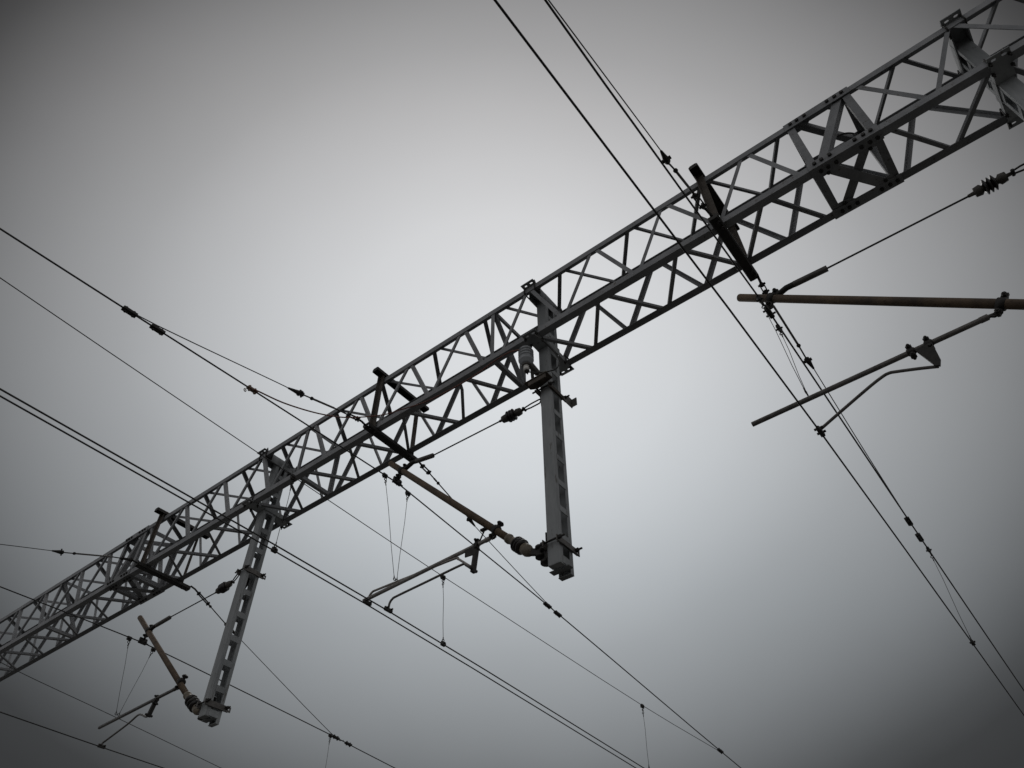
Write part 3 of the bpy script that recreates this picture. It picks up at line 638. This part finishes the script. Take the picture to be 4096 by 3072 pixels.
# ------------------------------------------------------------------ droppers
DG = 'thin droppers hanging between the wires'
def dropper(p, q, label, bottom_clip=True, r=.003):
    p, q = V(p), V(q); e = (q - p).normalized(); t = thing('dropper', label, 'dropper', tuple(p), DG)
    MB().tube([p + e * .13, lerp(p, q, .35) + V((.004, .003, 0)), lerp(p, q, .7) + V((-.003, 0, 0)), q - e * .06], r, 6).build('dropper_wire', 'dark', t)
    mb = MB().prism(p + V((0, -.032, 0)), p + V((0, .032, 0)), (1, 0, 0), (0, 0, 1), [(-.014, .016), (.014, .016), (.02, -.014), (.008, -.04), (-.008, -.04), (-.02, -.014)])
    mb.hexb(p + V((-.032, 0, -.018)), p + V((.032, 0, -.018)), .010).ring(p + e * .065, (1, 0, 0), .017, .0055).ring(p + e * .105, (0, 1, 0), .014, .005)
    mb.tube([p + e * .115, p + e * .16], .006, 6).build('top_clip', 'dark', t)
    mb = MB()
    if bottom_clip:
        mb.prism(q + V((0, -.03, 0)), q + V((0, .03, 0)), (1, 0, 0), (0, 0, 1), [(-.018, -.014), (.018, -.014), (.016, .016), (.007, .035), (-.007, .035), (-.016, .016)]).hexb(q + V((-.03, 0, .012)), q + V((.03, 0, .012)), .010)
    mb.ring(q - e * .05, (1, 0, 0), .015, .005).tube([q - e * .09, q - e * .06], .006, 6).build('bottom_clip', 'dark', t)
    return t
for k, nm in ((2, 'middle'), (1, 'left'), (3, 'right')):
    a, b, c_ = DATA['v%d' % k]
    dropper(a, V(c_) + V((0, -.012, -.02)), 'thin dropper, near leg of the V above the %s registration tube' % nm, False)
    dropper(b, V(c_) + V((0, .012, -.02)), 'thin dropper, far leg of the V above the %s registration tube' % nm, False)
for (a, b), lb in zip(DATA['d2'], ('thin dropper passing in front of the beam beside the left post', 'thin dropper hanging vertically below the middle cantilever arm', 'thin dropper near the bottom edge right of centre')):
    dropper(a, b, lb)
dropper(*DATA['d3'], 'thin dropper slanting between the two long wires at lower right')
dropper(*DATA['d1'], 'thin dropper leaving the bottom edge beside the left wire clamps')

# ------------------------------------------------------------------ surge arrester and cables
a, b, c_, e_ = [V(x) for x in DATA['arr']]
t = thing('surge_arrester', 'pale ribbed surge arrester with bright metal base beside the middle post', 'surge arrester', tuple(e_))
L = (b - a).length; prof = [(0, .02), (.004, .055), (.016, .072)]
for i in range(4):
    z = .02 + i * (L * .68) / 4; h = (L * .68) / 4
    prof += [(z, .074), (z + h * .74, .088), (z + h * .86, .088), (z + h * .93, .072)]
prof += [(L * .74, .088), (L * .84, .080), (L * .92, .056), (L, .054)]
MB().lathe(a, b, prof, 24).build('ribbed_housing', 'poly', t)
MB().lathe(b - V((0, 0, .012)), b - V((0, 0, .03)), [(0, .048), (.018, .044)], 18).build('base_ring', 'cap', t)
MB().lathe(b - V((0, 0, .030)), c_, [(0, .034), ((c_ - b).length - .03, .034)], 18).build('counter_cylinder', 'chrome_sheen', t)
MB().lathe(c_ + V((0, 0, .002)), e_, [(0, .028), (.018, .026), (.022, .010), ((e_ - c_).length, .006)], 12).build('terminal', 'dark', t)
p, q = map(V, DATA['arrsup'])
L = (q - p).length; prof = [(0, .018)]
for i in range(8):
    z = L * (.08 + .84 * i / 8); prof += [(z, .022), (z + L * .03, .038), (z + L * .055, .022)]
prof += [(L, .02)]
MB().lathe(p, q, prof, 14).build('ribbed_support', 'tube', t)
MB().bar(b - V((0, 0, .02)), p, .03, .02).bar(q, q + V((.04, .06, -.07)), .05, .03).build('support_arm', 'tube', t)
tag(MB().tube(smooth_path(DATA['jump'], 5), .008, 8).build('jumper_cable', 'red'), 'sagging red-brown jumper cable from the thick messenger to the arrester top', 'cable')
tag(MB().tube(smooth_path(DATA['earth'], 5), .0075, 8).build('earth_cable', 'wire'), 'black cable looping across the middle post from the arrester foot', 'cable')
tag(MB().tube(smooth_path(DATA['loop'], 5), .010, 8).build('bonding_cable', 'wire'), 'short black cable arched over the bolted splice at upper right', 'cable')
